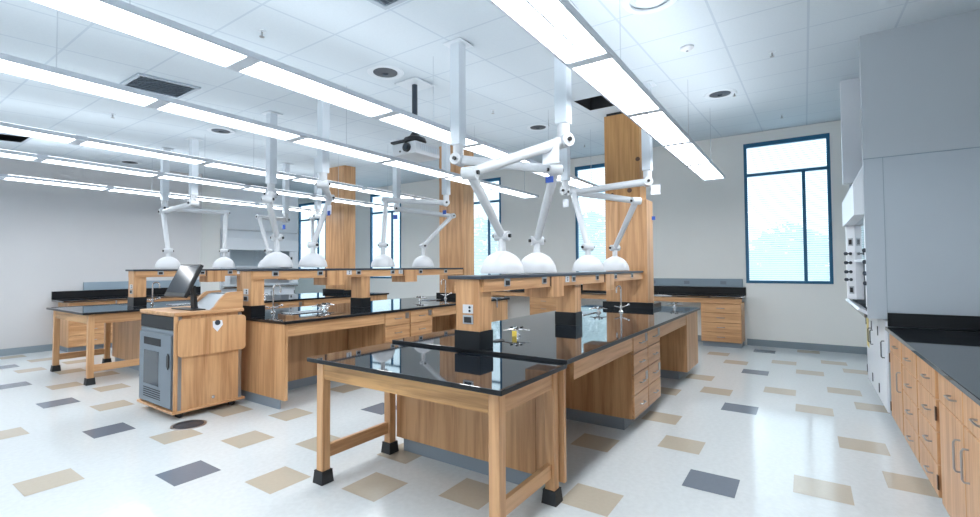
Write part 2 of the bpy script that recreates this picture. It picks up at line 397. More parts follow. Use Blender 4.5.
MB(o).lathe((x, y, z), [(.7, .0), (.66, -.05), (.5, -.06), (.48, -.02)], 28, False, False).build('outer_ring', M['post'], t, 30)
MB(o).lathe((x, y, z), [(.36, -.02), (.34, -.06), (.001, -.05)], 28).build('centre_disc', M['post'], t, 30)
# louvred vents
def vent(x0, x1, y0, y1, lab, dark=False):
    xc, yc = (x0 + x1) / 2, (y0 + y1) / 2
    t = thing('ceiling_vent', lab, 'vent', (xc, yc, cz(xc) - .05)); o = org(t)
    f = MB(o); g = lambda x, d=0: cz(x) - d
    def slab(a, b_, c, d, d0, d1):
        f.prism([(a, g(a, d0)), (b_, g(b_, d0)), (b_, g(b_, d1)), (a, g(a, d1))], 1, c, d)
    for r in ((x0, x1, y0, y0 + .12), (x0, x1, y1 - .12, y1), (x0, x0 + .12, y0 + .12, y1 - .12), (x1 - .12, x1, y0 + .12, y1 - .12)): slab(*r, .004, .06)
    f.build('frame', M['louver'], t)
    f = MB(o); slab(x0 + .12, x1 - .12, y0 + .12, y1 - .12, .003, .012); f.build('plenum_back', M['dark'] if dark else M['grey'], t)
    f = MB(o); n = 8
    for k in range(n):
        yy = y0 + .2 + (y1 - y0 - .4) * k / (n - 1)
        for s in (0,):
            f.quad([(x0 + .12, yy - .05, g(x0 + .12, .075)), (x1 - .12, yy - .05, g(x1 - .12, .075)), (x1 - .12, yy + .04, g(x1 - .12, .02)), (x0 + .12, yy + .04, g(x0 + .12, .02))])
    f.build('louvers', M['black'] if dark else M['louver'], t)
vent(5.95, 7.85, 17.2, 18.9, 'louvred ceiling vent between the second and third light rows at upper left')
vent(4.2, 6.05, 29.4, 31.2, 'dark louvred ceiling vent at the left edge beside the far light rows', True)
vent(6.2, 8.05, 7.0, 8.3, 'white framed ceiling vent cut off by the top edge at centre')
# open ceiling tile: dark box above the grid
t = thing('open_ceiling_hatch', 'open dark square ceiling tile in front of the plywood patched column', 'hatch', ((hx0 + hx1) / 2, (hy0 + hy1) / 2, cz(19.6))); o = org(t)
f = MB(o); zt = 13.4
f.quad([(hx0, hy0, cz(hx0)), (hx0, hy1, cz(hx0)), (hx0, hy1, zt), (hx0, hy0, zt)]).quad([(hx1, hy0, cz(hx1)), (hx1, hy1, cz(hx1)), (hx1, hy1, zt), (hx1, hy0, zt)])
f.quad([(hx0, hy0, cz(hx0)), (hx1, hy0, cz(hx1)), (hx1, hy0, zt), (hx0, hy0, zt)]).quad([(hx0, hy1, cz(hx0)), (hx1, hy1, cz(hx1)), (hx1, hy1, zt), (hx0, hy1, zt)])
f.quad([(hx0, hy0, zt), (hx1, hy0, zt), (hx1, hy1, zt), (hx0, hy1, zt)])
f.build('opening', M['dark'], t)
MB(o).cyl((18.9, 7.1, 12.5), (20.4, 7.1, 12.6), .12).cyl((18.9, 7.55, 12.4), (20.4, 7.6, 12.5), .06).build('pipes', M['grey'], t, 30)
# loose sagging tile edge beside the column top
# sprinkler heads
SPR = [(6.84, 11.67, 'sprinkler head at the upper left, beside the second light row'), (7.08, 22.93, 'sprinkler head between the third and fourth light rows'),
       (18.09, .76, 'sprinkler head in the ceiling in front of the right window, nearer one'), (28.4, .84, 'sprinkler head nearest the top of the right window'),
       (17.39, 11.21, 'sprinkler head in the ceiling above the crossing white arms'), (27.8, 11.15, 'sprinkler head above the window left of the plywood patched column'),
       (22.25, 2.3, 'sprinkler head next to the speaker near the right window')]
for x, y, lab in SPR:
    z = cz(x); t = thing('sprinkler_head', lab, 'sprinkler', (x, y, z), 'ceiling sprinkler heads'); o = org(t)
    MB(o).lathe((x, y, z), [(.11, .0), (.1, -.025), (.03, -.03)], 16).build('escutcheon', M['post'], t, 40)
    MB(o).cyl((x, y, z - .02), (x, y, z - .15), .022, n=8).cyl((x, y, z - .15), (x, y, z - .165), .065, n=12).build('deflector', M['brushed'], t, 40)
x, y = 15.73, 2.9; z = cz(x)
t = thing('smoke_detector', 'small white round smoke detector right of the biggest pendant light', 'smoke detector', (x, y, z)); o = org(t)
MB(o).lathe((x, y, z), [(.2, .0), (.2, -.06), (.14, -.1), (.1, -.13), (.001, -.14)], 20).build('body', M['white'], t, 40)
MB(o).cyl((x - .02, y, z - .13), (x - .02, y, z - .15), .04, n=10).build('lens', M['grey'], t, 40)

# projector
px, py = 12.5, 11.4
t = thing('projector', 'white ceiling projector hanging on a black pole', 'projector', (px, py, 8.6)); o = org(t)
MB(o).box(px - .62, px + .7, py - .6, py + .5, 8.62, 9.06, .06).build('body', M['white'], t, 40)
MB(o).cyl((px - .61, py - .22, 8.85), (px - .7, py - .22, 8.85), .16, n=24).build('lens_ring', M['black'], t, 30)
MB(o).cyl((px - .69, py - .22, 8.85), (px - .72, py - .22, 8.85), .1, n=24).build('lens', M['screen'], t, 30)
MB(o).cyl((px - .62, py + .12, 8.75), (px - .64, py + .12, 8.75), .035, n=10).build('sensor', M['black'], t, 30)
v = MB(o)
for k in range(9): v.box(px - .35 + k * .1, px - .30 + k * .1, py - .615, py - .595, 8.76, 8.96)
v.build('side_vents', M['post'], t)
MB(o).box(px - .66, px + .4, py - .3, py + .56, 9.07, 9.15, .02).build('mount_plate', M['black'], t)
MB(o).lathe((px, py, 9.2), [(.42, 0), (.38, .12), (.2, .2), (.12, .32)], 20).build('mount_collar', M['black'], t, 40)
MB(o).cyl((px, py, 9.5), (px, py, cz(px) - .02), .1, n=16).build('pole', M['shelf'], t, 30)
MB(o).box(px - .5, px + .5, py - .5, py + .5, cz(px - .5) - .05, cz(px - .5) - .02).build('ceiling_plate', M['post'], t)

# ------------------------------------------------------------------ extraction arms
def snorkel(lab, post, j0, j1, j2, tags=()):
    px, py = post; top = cz(px)
    t = thing('extraction_arm', lab, 'extraction arm', (px, py, top), 'white extraction arms over the benches'); o = org(t)
    j0, j1, j2 = Vector(j0), Vector(j1), Vector(j2); g = .165
    MB(o).box(px - .32, px + .32, py - .32, py + .32, top - .05, top - .028).build('ceiling_plate', M['post'], t)
    MB(o).box(px - g, px + g, py - g, py + g, j0.z + .42, top - .03, .02).build('post', M['post'], t)
    MB(o).lathe((px, py, j0.z), [(.001, .5), (.15, .46), (.15, .12), (.12, .0)], 20).build('swivel', M['arm'], t, 40)
    d = (j1 - j0); dh = Vector((d.x, d.y, 0)).normalized(); sd = Vector((-dh.y, dh.x, 0))
    # joint barrel, upper arm
    jb = MB(o).cyl(j0 - sd * .22, j0 + sd * .22, .17, n=20).build('shoulder_joint', M['arm'], t, 40)
    MB(o).cyl(j0 - sd * .28, j0 + sd * .28, .055, n=12).build('knob', M['black'], jb, 40)
    MB(o).tube([j0, j0 + d * .04, j0 + d * .96, j1], .125, 14, [.1, .14, .12, .1]).build('upper_arm', M['arm'], t, 40)
    e = j2 - j1; eh = Vector((e.x, e.y, 0)); eh = eh.normalized() if eh.length > .05 else dh; s2 = Vector((-eh.y, eh.x, 0))
    eb = MB(o).cyl(j1 - s2 * .17, j1 + s2 * .17, .145, n=20).build('elbow_joint', M['arm'], t, 40)
    MB(o).cyl(j1 - s2 * .22, j1 + s2 * .22, .05, n=12).build('knob', M['black'], eb, 40)
    MB(o).tube([j1, j1 + e * .05, j1 + e * .96, j2], .11, 14, [.09, .12, .105, .09]).build('forearm', M['arm'], t, 40)
    wb = MB(o).cyl(j2 - s2 * .19, j2 + s2 * .19, .13, n=20).build('wrist_joint', M['arm'], t, 40)
    MB(o).cyl(j2 - s2 * .25, j2 + s2 * .25, .05, n=12).build('knob', M['black'], wb, 40)
    x, y = j2.x, j2.y; hb = 4.53 if y < 10 else 4.74
    MB(o).tube([(x, y, j2.z + .05), (x, y, hb + .62), (x, y, hb + .5)], .11, 16, [.1, .1, .14]).build('neck', M['arm'], t, 40)
    prof = [(r_, hb + h_) for r_, h_ in ((.57, 0), (.575, .03), (.57, .08), (.55, .18), (.51, .28), (.45, .38), (.36, .47), (.24, .54), (.13, .59))]
    MB(o).lathe((x, y, 0), prof, 32, True, True).build('hood', M['white'], t, 50)
    for (p, w, h, m) in tags:
        p = Vector(p); MB(o).box(p.x - .01, p.x + .01, p.y - w / 2, p.y + w / 2, p.z - h, p.z, 0).build('tag', M[m], t)
SN = [
 ('white extraction arm with a hanging paper tag, nearest and largest, above the front bench', (10.85, 4.9), (10.85, 4.9, 7.84), (8.53, 6.12, 6.81), (10.56, 6.55, 5.52), [((10.45, 5.06, 7.7), .44, .48, 'paper')]),
 ('white extraction arm with a blue tag whose arm crosses the nearest one', (10.85, 8.2), (10.85, 8.2, 7.82), (11.3, 5.35, 7.25), (12.53, 6.55, 5.48), [((11.1, 5.42, 7.05), .22, .16, 'blue')]),
 ('white extraction arm ending in the last hood on the front shelf', (18.3, 8.2), (18.3, 8.2, 7.88), (18.33, 5.3, 7.22), (19.53, 6.55, 5.48), [((18.1, 8.1, 7.5), .25, .32, 'paper')]),
 ('white extraction arm from the post beside the plywood patched column', (18.5, 4.9), (18.5, 4.9, 7.94), (17.36, 7.46, 7.65), (16.54, 6.55, 5.42), [((18.25, 4.55, 7.75), .34, .36, 'paper'), ((18.5, 4.7, 6.6), .12, .14, 'blue')]),
 ('white extraction arm over the middle bench with its forearm hanging straight down', (11.25, 18.4), (11.25, 18.4, 7.84), (9.57, 15.85, 7.2), (10.51, 16.75, 5.88), [((10.9, 18.0, 7.6), .2, .3, 'blue')]),
 ('white extraction arm over the middle bench in front of the far wood column', (11.3, 15.0), (11.3, 15.0, 7.9), (13.18, 17.02, 7.77), (12.13, 16.75, 5.66), [((12.9, 16.7, 7.4), .26, .4, 'paper'), ((12.88, 16.7, 7.15), .16, .2, 'blue')]),
 ('white extraction arm whose hood hangs before the window right of the far column', (18.8, 15.0), (18.8, 15.0, 8.0), (16.68, 17.15, 8.09), (16.09, 16.75, 5.8), [((18.6, 14.95, 7.6), .22, .2, 'blue')]),
 ('white extraction arm with a slanted forearm in front of the middle wood column', (18.7, 18.4), (18.7, 18.4, 7.94), (20.73, 16.12, 7.57), (19.0, 16.75, 5.86), [((18.5, 18.3, 7.6), .3, .25, 'blue')]),
 ('leftmost white extraction arm, its hood left of the monitor', (11.2, 25.2), (11.2, 25.2, 8.0), (10.91, 27.94, 7.73), (10.69, 26.7, 5.62), []),
 ('white extraction arm over the far bench, its hood right of the monitor', (11.2, 28.5), (11.2, 28.5, 8.0), (14.0, 27.49, 7.93), (13.52, 26.7, 5.68), []),
 ('white extraction arm mostly hidden behind the straight hanging middle arm', (18.5, 28.5), (18.5, 28.5, 7.94), (16.08, 27.58, 7.88), (16.16, 26.7, 5.76), [((18.3, 28.4, 7.6), .3, .3, 'blue')]),
 ('farthest white extraction arm, half hidden beside the farthest window', (18.6, 25.2), (18.6, 25.2, 8.0), (20.09, 27.86, 8.1), (19.34, 26.7, 6.3), []),
]
for a in SN: snorkel(*a)

# ------------------------------------------------------------------ wood clad columns
def column(y0, y1, lab, patched=False):
    x0, x1 = 21.72, 22.75; zt = cz(x0)
    t = thing('wood_clad_column', lab, 'column', ((x0 + x1) / 2, (y0 + y1) / 2, 0), 'columns at the ends of the benches'); o = org(t)
    zs = 8.75
    if patched:
        MB(o).box(x0, x1, y0, y1, 0, 7.72).build('laminate_cladding', M['oak_z'], t)
        MB(o).box(x0 + .02, x1, y0 + .28, y1, 7.72, zt - .12).build('plywood_cladding', M['ply'], t)
        k = MB(o)
        for yy, zz, r in ((y0 + .75, 8.2, .11), (y0 + .36, 9.6, .1), (y1 - .35, 8.1, .06), (y1 - .5, 7.85, .05)):
            k.cyl((x0 + .03, yy, zz), (x0 + .01, yy, zz), r, n=12)
        k.build('knots', M['brown'], t)
        MB(o).box(x0 + .05, x1 - .05, y0 + .3, y1 - .1, zt - .12, zt + .02).build('top_gap', M['dark'], t)
    else:
        MB(o).box(x0, x1, y0, y1, 0, zs).build('laminate_cladding', M['oak_z'], t)
        MB(o).box(x0, x1, y0, y1, zs, zt + .03).build('upper_cladding', M['oak_z'], t)
column(5.82, 7.72, 'wood column with a raw plywood upper patch at the front bench end', True)
column(16.05, 17.85, 'plain wood clad column at the far end of the middle bench')
column(26.5, 28.5, 'farthest plain wood clad column, at the end of the far bench')

# ------------------------------------------------------------------ benches
def pull(mb, c, ax, w=.33, out=(0, -1, 0)):
    c = Vector(c); a = Vector(ax) * (w / 2); n = Vector(out)
    mb.tube([c - a, c - a + n * .06, c - a * .85 + n * .08, c + a * .85 + n * .08, c + a + n * .06, c + a], .016, 8)
def outlet(o, parent, p, n, w=.22, h=.22, white=False):
    """plate on a face; n is the face normal (unit, axis aligned)"""
    x, y, z = p
    if abs(n[1]):
        s = n[1]; q = MB(o).box(x - w / 2, x + w / 2, min(y, y + s * .02), max(y, y + s * .02), z - h / 2, z + h / 2).build('outlet', M['white' if white else 'outlet_grey'], parent)
        if not white: MB(o).box(x - w * .32, x + w * .32, min(y + s * .02, y + s * .035), max(y + s * .02, y + s * .035), z - h * .36, z + h * .2).build('socket', M['black'], q)
        else: MB(o).cyl((x, y + s * .02, z + h * .18), (x, y + s * .03, z + h * .18), .03, n=10).cyl((x, y + s * .02, z - h * .18), (x, y + s * .03, z - h * .18), .03, n=10).build('socket', M['grey'], q)
    else:
        s = n[0]; q = MB(o).box(min(x, x + s * .02), max(x, x + s * .02), y - w / 2, y + w / 2, z - h / 2, z + h / 2).build('outlet', M['white' if white else 'outlet_grey'], parent)
        if not white: MB(o).box(min(x + s * .02, x + s * .035), max(x + s * .02, x + s * .035), y - w * .34, y + w * .34, z - h * .34, z + h * .3).build('socket', M['black'], q)
        else: MB(o).cyl((x + s * .02, y - w * .2, z + h * .2), (x + s * .03, y - w * .2, z + h * .2), .03, n=10).cyl((x + s * .02, y - w * .2, z - h * .2), (x + s * .03, y - w * .2, z - h * .2), .03, n=10).build('socket', M['screen'], q)

BEN = [dict(n='front', zs=4.5, cx=13.6, ex=20.9, xe=23.4, yc=6.42, z=2.82, x0=8.84, hw=2.45, out=[9.89, 11.89, 13.43, 13.92, 15.97, 17.92, 20.0], white=[13.43], box=[(12.33, 13.13), (16.8, 17.7)], colm=(5.68, 7.72)),
       dict(n='middle', zs=4.68, cx=13.65, ex=20.9, xe=23.4, yc=16.45, z=2.95, x0=9.08, hw=2.45, out=[9.99, 11.95, 13.42, 13.94, 16.01, 16.55, 17.99, 20.02], white=[13.42, 16.55], box=[(12.28, 13.23), (16.83, 17.69)], colm=(16.05, 17.85)),
       dict(n='far', zs=4.68, cx=13.65, ex=20.9, xe=23.4, yc=26.2, z=2.95, x0=8.9, hw=2.45, out=[10.0, 11.94, 13.39, 13.9, 16.0, 16.5, 18.0, 20.0], white=[13.9, 16.5], box=[(12.2, 13.1), (16.8, 17.65)], colm=(26.5, 28.5))]
XE = 23.4
def drawer_stack(name, lab, grp, x0, x1, y0, y1, z0, z1, face=-1):
    """four-drawer base cabinet, drawers facing -y (face=-1)"""
    t = thing(name, lab, 'cabinet', ((x0 + x1) / 2, (y0 + y1) / 2, 0), grp); o = org(t)
    f = y0 if face < 0 else y1; d = face
    yb0, yb1 = (y0 + .07, y1) if d < 0 else (y0, y1 - .07)
    MB(o).box(x0 + .01, x1 - .01, yb0, yb1, z0, z1).build('body', M['oak_z'], t)
    MB(o).box(x0 + .02, x1 - .02, y0 + (.3 if d < 0 else 0), y1 - (.3 if d > 0 else 0), 0, z0).build('toe_kick', M['toe'], t)
    hs = [.22, .25, .25, .28]; z = z1; tot = z1 - z0
    for k, h in enumerate(hs):
        zb = z - tot * h
        dr = MB(o).box(x0 + .025, x1 - .025, min(f, f - d * .07), max(f, f - d * .07), zb + .012, z - .012, .008, 1).build('drawer', M['oak_x'], t)
        p = MB(o); pull(p, ((x0 + x1) / 2, f, (z + zb) / 2), (1, 0, 0), .36, (0, d, 0)); p.build('pull', M['brushed'], dr, 40)
        if k in (0, 2): MB(o).box(x1 - .3, x1 - .1, min(f, f + d * .02), max(f, f + d * .02), (z + zb) / 2 - .04, (z + zb) / 2 + .2).build('label_holder', M['brushed'], dr)
        z = zb
    return t
def bench(B):
    n, yc, z, x0, hw = B['n'], B['yc'], B['z'], B['x0'], B['hw']
    XE, cx, ex = B['xe'], B['cx'], B['ex']
    ya, yb = yc - hw, yc + hw; ca, cb = B['colm']; th = .1
    w = thing('worktop', 'glossy black epoxy worktop of the %s bench' % n, 'worktop', (x0, yc, z - th)); o = org(w)
    nx = 21.66
    MB(o).prism([(x0, ya), (XE, ya), (XE, ca - .06), (nx, ca - .06), (nx, cb + .06), (XE, cb + .06), (XE, yb), (x0, yb)] if cb + .06 < yb - .1 else
                [(x0, ya), (XE, ya), (XE, ca - .06), (nx, ca - .06), (nx, yb), (x0, yb)], 2, z - th, z, .012).build('slab', [M['epoxy'], M['epoxy_side']], w)
    side_slot(w.children[0])
    cu = MB(o).box(nx - .1, nx, ca - .12, min(cb + .12, yb), z, z + .26).box(nx, XE - .4, ca - .12, ca - .06, z, z + .2)
    cu.build('column_curb', M['epoxy_side'], w)
    # end panel at the near end
    zt = z - th - .006
    e = thing('bench_end_support', 'wood end panel closing the near end of the %s bench' % n, 'panel', (x0 + .4, yc, 0)); o = org(e)
    if n == 'front':
        MB(o).box(x0 + .05, x0 + .6, ya + .75, yb - .12, .34, zt).build('panel', M['oak_z'], e)
        MB(o).box(x0 + .12, x0 + .6, ya + .8, yb - .3, 0, .34).build('toe_kick', M['toe'], e)
        MB(o).box(x0 + .05, x0 + .15, ya + .1, ya + .74, .34, zt).build('corner_post', M['oak_z'], e)
    else:
        MB(o).box(x0 + .06, x0 + .17, ya + .08, yb - .1, .34, zt).build('panel', M['oak_z'], e)
        MB(o).box(x0 + .1, x0 + .16, ya + .45, yb - .4, 0, .34).build('toe_kick', M['toe'], e)
    # knee space: apron, centre back panel
    xs = x0 + (.62 if n == 'front' else .18)
    k = thing('knee_space_panel', 'wood back panel and apron of the open knee space in the %s bench' % n, 'panel', ((xs + cx) / 2, yc, 0)); o = org(k)
    MB(o).box(xs, cx, ya + .12, ya + .2, zt - .42, zt).build('apron', M['oak_x'], k)
    MB(o).box(xs, cx, yb - .2, yb - .12, zt - .42, zt).build('apron', M['oak_x'], k)
    MB(o).box(xs, cx, yc - .05, yc + .05, .34, zt).build('back_panel', M['oak_z'], k)
    MB(o).box(xs, cx, yc - .03, yc + .03, 0, .34).build('toe_kick', M['toe'], k)
    dmap = {'front': 'front bench', 'middle': 'middle bench', 'far': 'far bench'}
    for i in range(2):
        cx0 = cx + .01 + 1.5 * i
        drawer_stack('drawer_cabinet', '%s four drawer wood cabinet under the %s worktop, aisle side' % (('left', 'right')[i], n), 'drawer cabinets in the benches',
                     cx0, cx0 + 1.49, ya + .1, yc - .06, .34, zt)
        drawer_stack('drawer_cabinet', '%s four drawer wood cabinet hidden on the back side of the %s bench' % (('left', 'right')[i], n), 'drawer cabinets in the benches',
                     cx0, cx0 + 1.49, yc + .06, yb - .1, .34, zt, 1)
    e = thing('bench_end_support', 'wood boxed end support under the far end of the %s worktop' % n, 'panel', (22.4, yc, 0)); o = org(e)
    MB(o).box(ex, XE - .1, ya + .1, ca - .1, .34, zt).build('box', M['oak_z'], e)
    MB(o).box(ex + .05, XE - .15, ya + .45, ca - .12, 0, .34).build('toe_kick', M['toe'], e)
    MB(o).box(cx + 3.03, ex - .01, ya + .12, ya + .2, zt - .42, zt).build('apron', M['oak_x'], e)
    MB(o).box(cx + 3.03, ex - .01, yc - .05, yc + .05, .34, zt).build('back_panel', M['oak_z'], e)
    MB(o).box(ex, ex + .11, ca - .1, yb - .1, 0.0, zt).build('rear_panel', M['oak_z'], e)
    # reagent shelf
    s0, s1 = yc - .44, yc + .48; xa = x0 - .02 + .04; xz = 21.6; zs = B['zs']
    s = thing('reagent_shelf', 'raised wood shelf with outlets and dark top along the %s bench' % n, 'shelf', (x0, yc, z)); o = org(s)
    MB(o).box(x0 - (.05 if n != 'front' else .13), xz, s0 - .02, s1 + .02, zs - .08, zs, .01, 1).build('shelf_top', M['shelf'], s)
    MB(o).box(x0 + .05, xz, s0 + .02, s1 - .05, zs - .37, zs - .08).build('beam', M['oak_x'], s)
    for j, xp in enumerate((x0 + (.02 if n != 'front' else -.06), 14.15)):
        p = MB(o).box(xp, xp + .5, yc - .36, yc + .3, z + .42, zs - (.08 if j == 0 else .37)).build('pedestal', M['oak_z'], s)
        MB(o).box(xp - .02, xp + .52, yc - .39, yc + .33, z + .005, z + .42).build('pedestal_base', M['epoxy_side'], p)
        if j == 0:
            outlet(o, p, (xp, yc - .05, z + .92), (-1, 0, 0), .28, .2, True); outlet(o, p, (xp, yc - .05, z + .68), (-1, 0, 0), .28, .2)
    for a, b_ in B['box']:
        MB(o).box(a, b_, s0 - .01, s1 - .03, zs - .68, zs - .085).build('service_box', M['oak_z'], s)
    for x in B['out']: outlet(o, s, (x, s0 + .02, zs - .17), (0, -1, 0), .26, .2, x in B['white'])
    # joints in the beam
    for x in (B['box'][0][0] - .08, B['box'][1][0] - .12): MB(o).box(x, x + .06, s0 + .0, s0 + .03, zs - .36, zs - .085).build('joint_gap', M['brown'], s)
for B in BEN: bench(B)

# ------------------------------------------------------------------ four legged end tables
def end_table(lab, x0, x1, y0, y1, z):
    t = thing('lab_table', lab, 'table', ((x0 + x1) / 2, (y0 + y1) / 2, 0), 'four legged tables at the bench ends'); o = org(t)
    th = .09; L = .21; ins = .2
    side_slot(MB(o).box(x0, x1, y0, y1, z - th, z, .012, 2).build('tabletop', [M['epoxy'], M['epoxy_side']], t))
    zt = z - th
    ax0, ax1, ay0, ay1 = x0 + .24, x1 - .01, y0 + ins, y1 - .03
    MB(o).box(ax0 + .03, ax0 + .11, ay0 + L, ay1 - L, zt - .4, zt).build('apron', M['oak_strong'], t)
    MB(o).box(ax1 - .11, ax1 - .03, ay0 + L, ay1 - L, zt - .4, zt).build('apron', M['oak_y'], t)
    MB(o).box(ax0 + L, ax1 - L, ay0 + .03, ay0 + .11, zt - .4, zt).build('apron', M['oak_x'], t)
    MB(o).box(ax0 + L, ax1 - L, ay1 - .11, ay1 - .03, zt - .4, zt).build('apron', M['oak_x'], t)
    for xx in (ax0, ax1 - L):
        for yy in (ay0, ay1 - L):
            l = MB(o).box(xx, xx + L, yy, yy + L, .1, zt, .01, 1).build('leg', M['oak_z'], t)
            q = .035
            MB(o).prism([(xx - q, yy - q), (xx + L + q, yy - q), (xx + L + q, yy + L + q), (xx - q, yy + L + q)], 2, .25, .27).build('boot_lip', M['rubber'], l)
            b = MB(o); m = .055
            lo = [b._v(p) for p in ((xx - m, yy - m, .0), (xx + L + m, yy - m, .0), (xx + L + m, yy + L + m, .0), (xx - m, yy + L + m, .0))]
            hi = [b._v(p) for p in ((xx - .03, yy - .03, .26), (xx + L + .03, yy - .03, .26), (xx + L + .03, yy + L + .03, .26), (xx - .03, yy + L + .03, .26))]
            b.bm.faces.new(lo); b.bm.faces.new(hi)
            for i in range(4): b.bm.faces.new([lo[i], lo[(i + 1) % 4], hi[(i + 1) % 4], hi[i]])
            b.build('rubber_boot', M['rubber'], l)
    for yy in (ay0, ay1 - L):
        MB(o).box(ax0 + L, ax1 - L, yy + .07, yy + .17, .5, .78, .006, 1).build('stretcher', M['oak_x'], t)
end_table('wood table with glossy black top in the foreground, joined to the front bench', 6.32, 8.81, 3.95, 8.93, 2.755)
end_table('wood table with black top at the left, joined to the far bench', 6.45, 8.86, 23.72, 28.68, 2.95)

# ------------------------------------------------------------------ sinks, faucets and gas turrets
def faucet(x, y, z, lab, hook=(-1, 0), h=1.08):
    t = thing('gooseneck_faucet', lab, 'faucet', (x, y, z), 'tall chrome faucets'); o = org(t); dx, dy = hook
    MB(o).lathe((x, y, z), [(.09, .003), (.09, .04), (.05, .08), (.04, .3)], 16).build('base', M['steel'], t, 40)
    pts = [(x, y, z + .1), (x, y, z + h - .12)]
    for a in range(0, 181, 20):
        r = .17; c = math.radians(a); pts.append((x + dx * (r - r * math.cos(c)), y + dy * (r - r * math.cos(c)), z + h - .12 + r * math.sin(c) * .75))
    pts.append((x + dx * .34, y + dy * .34, z + h - .28))
    MB(o).tube(pts, .032, 10).build('spout', M['steel'], t, 40)
    MB(o).cyl((x + .03, y - .03, z + .2), (x + .2, y - .22, z + .3), .03, .02, 10).ball((x + .22, y - .24, z + .31), .045).build('lever', M['steel'], t, 40)
    MB(o).cyl((x - .03, y + .03, z + .2), (x - .2, y + .2, z + .26), .025, .02, 10).build('side_valve', M['steel'], t, 40)
def turret(x, y, z, lab, tagm=None):
    t = thing('gas_turret', lab, 'gas valve', (x, y, z), 'gas turrets on the benches'); o = org(t)
    MB(o).lathe((x, y, z), [(.11, .003), (.11, .03), (.06, .06), (.05, .14), (.07, .17), (.07, .22), (.03, .25)], 18).build('body', M['steel'], t, 40)
    for a in (0, 1, 2, 3):
        c = Vector((math.cos(a * PI / 2 + .6), math.sin(a * PI / 2 + .6), 0)); p = Vector((x, y, z + .19))
        v = MB(o).tube([p, p + c * .2, p + c * .24 + Vector((0, 0, -.015)), p + c * .36 + Vector((0, 0, -.03))], .02, 8, [.03, .026, .018, .014]).build('nozzle', M['steel'], t, 40)
        MB(o).box(p.x + c.x * .14 - .05, p.x + c.x * .14 + .05, p.y + c.y * .14 - .02, p.y + c.y * .14 + .02, p.z + .03, p.z + .065).build('handle', M['black'], v)
    if tagm: MB(o).box(x - .14, x - .13, y - .08, y + .06, z + .004, z + .15).build('warning_tag', M[tagm], t)
def cupsink(x, y, z, lab, w=.14, l=.3, big=False):
    t = thing('sink_bowl' if big else 'cup_sink', lab, 'sink', (x, y, z)); o = org(t)
    n = 24; 
    f = MB(o)
    if big:
        f.box(x - l, x + l, y - w, y + w, z + .002, z + .03, .012, 1); f.build('rim', M['steel'], t)
        MB(o).box(x - l + .06, x + l - .06, y - w + .06, y + w - .06, z + .031, z + .034).build('basin', M['grey'], t)
    else:
        rim = [(x + l / 2 * math.cos(2 * PI * i / n), y + w / 2 * math.sin(2 * PI * i / n)) for i in range(n)]
        f.prism(rim, 2, z + .002, z + .018); f.build('rim', M['black'], t)
        MB(o).prism([(x + (px_ - x) * .8, y + (py_ - y) * .8) for px_, py_ in rim], 2, z + .019, z + .021).build('drain', M['dark'], t)
zf, zm = 2.82, 2.95
turret(11.2, 6.5, zf, 'gas turret with a yellow tag on the front bench', 'yellow')
cupsink(10.2, 6.45, zf, 'small black oval cup sink on the front bench by the pedestal', .26, .42)
faucet(19.3, 6.25, zf, 'tall chrome faucet at the column end of the front bench', (-.7, .3))
turret(18.6, 6.95, zf, 'chrome gas turret next to the faucet on the front bench')
cupsink(18.0, 7.5, zf, 'steel sink beside the faucet on the front bench', .45, .75, True)
turret(22.6, 4.9, zf, 'gas turret on the worktop strip beside the plywood patched column')
faucet(10.55, 17.05, zm, 'tall chrome faucet at the near end of the middle bench', (.7, -.3))
cupsink(11.35, 16.3, zm, 'steel sink at the near end of the middle bench', .4, .7, True)
turret(12.35, 16.5, zm, 'nearer chrome gas turret past the sink on the middle bench')
turret(12.95, 16.95, zm, 'second chrome gas turret past the sink on the middle bench')
turret(18.6, 16.6, zm, 'chrome gas turret near the column end of the middle bench')
cupsink(19.4, 16.6, zm, 'steel sink near the column end of the middle bench', .35, .5, True)
faucet(20.6, 16.5, zm, 'tall chrome faucet at the column end of the middle bench', (-.7, .3))
faucet(9.9, 26.4, zm, 'tall chrome faucet seen between the far bench pedestal and the monitor', (.7, -.5))
cupsink(10.95, 25.2, zm, 'steel sink on the far bench behind the monitor', .4, .8, True)
turret(15.7, 26.3, zm, 'chrome gas turret on the far bench')

t = thing('bent_pipe', 'dark bent pipe hooked on the middle worktop edge, seen under the front shelf', 'pipe', (21.8, 13.95, 2.96)); o = org(t)
MB(o).tube([(21.8, 14.2, 2.99), (21.8, 13.98, 2.99), (21.8, 13.88, 2.94), (21.8, 13.86, 2.84), (21.8, 13.86, 2.5)], .035, 10).build('pipe', M['grey'], t, 40)
MB(o).cyl((21.8, 14.2, 2.955), (21.8, 14.2, 3.03), .07, n=14).build('flange', M['steel'], t, 40)
# ------------------------------------------------------------------ teaching podium
x0, x1, y0, y1 = 6.6, 8.85, 16.05, 18.65; zp = 3.33
t = thing('podium', 'wheeled wooden teaching podium with grey rack door, left of the middle bench', 'podium', ((x0 + x1) / 2, (y0 + y1) / 2, 0)); o = org(t)
MB(o).box(x0 - .02, x1 + .02, y0 - .05, y1 + .05, .2, .28, .015).build('base_plate', M['oak_x'], t)
for cx in (x0 + .3, x1 - .3):
    for cy in (y0 + .25, y1 - .25):
        MB(o).cyl((cx, cy - .05, .1), (cx, cy + .05, .1), .1, n=16).box(cx - .06, cx + .06, cy - .09, cy + .09, .12, .2).build('caster', M['black'], t, 40)
MB(o).box(x0 + .12, x1 - .1, y0 + .06, y1 - .04, .28, zp - .12).build('carcass', M['oak_z'], t)
MB(o).box(x0 + .02, x1 - .02, y0 - .03, y1 + .03, zp - .12, zp, .03).build('top', M['oak_x'], t)
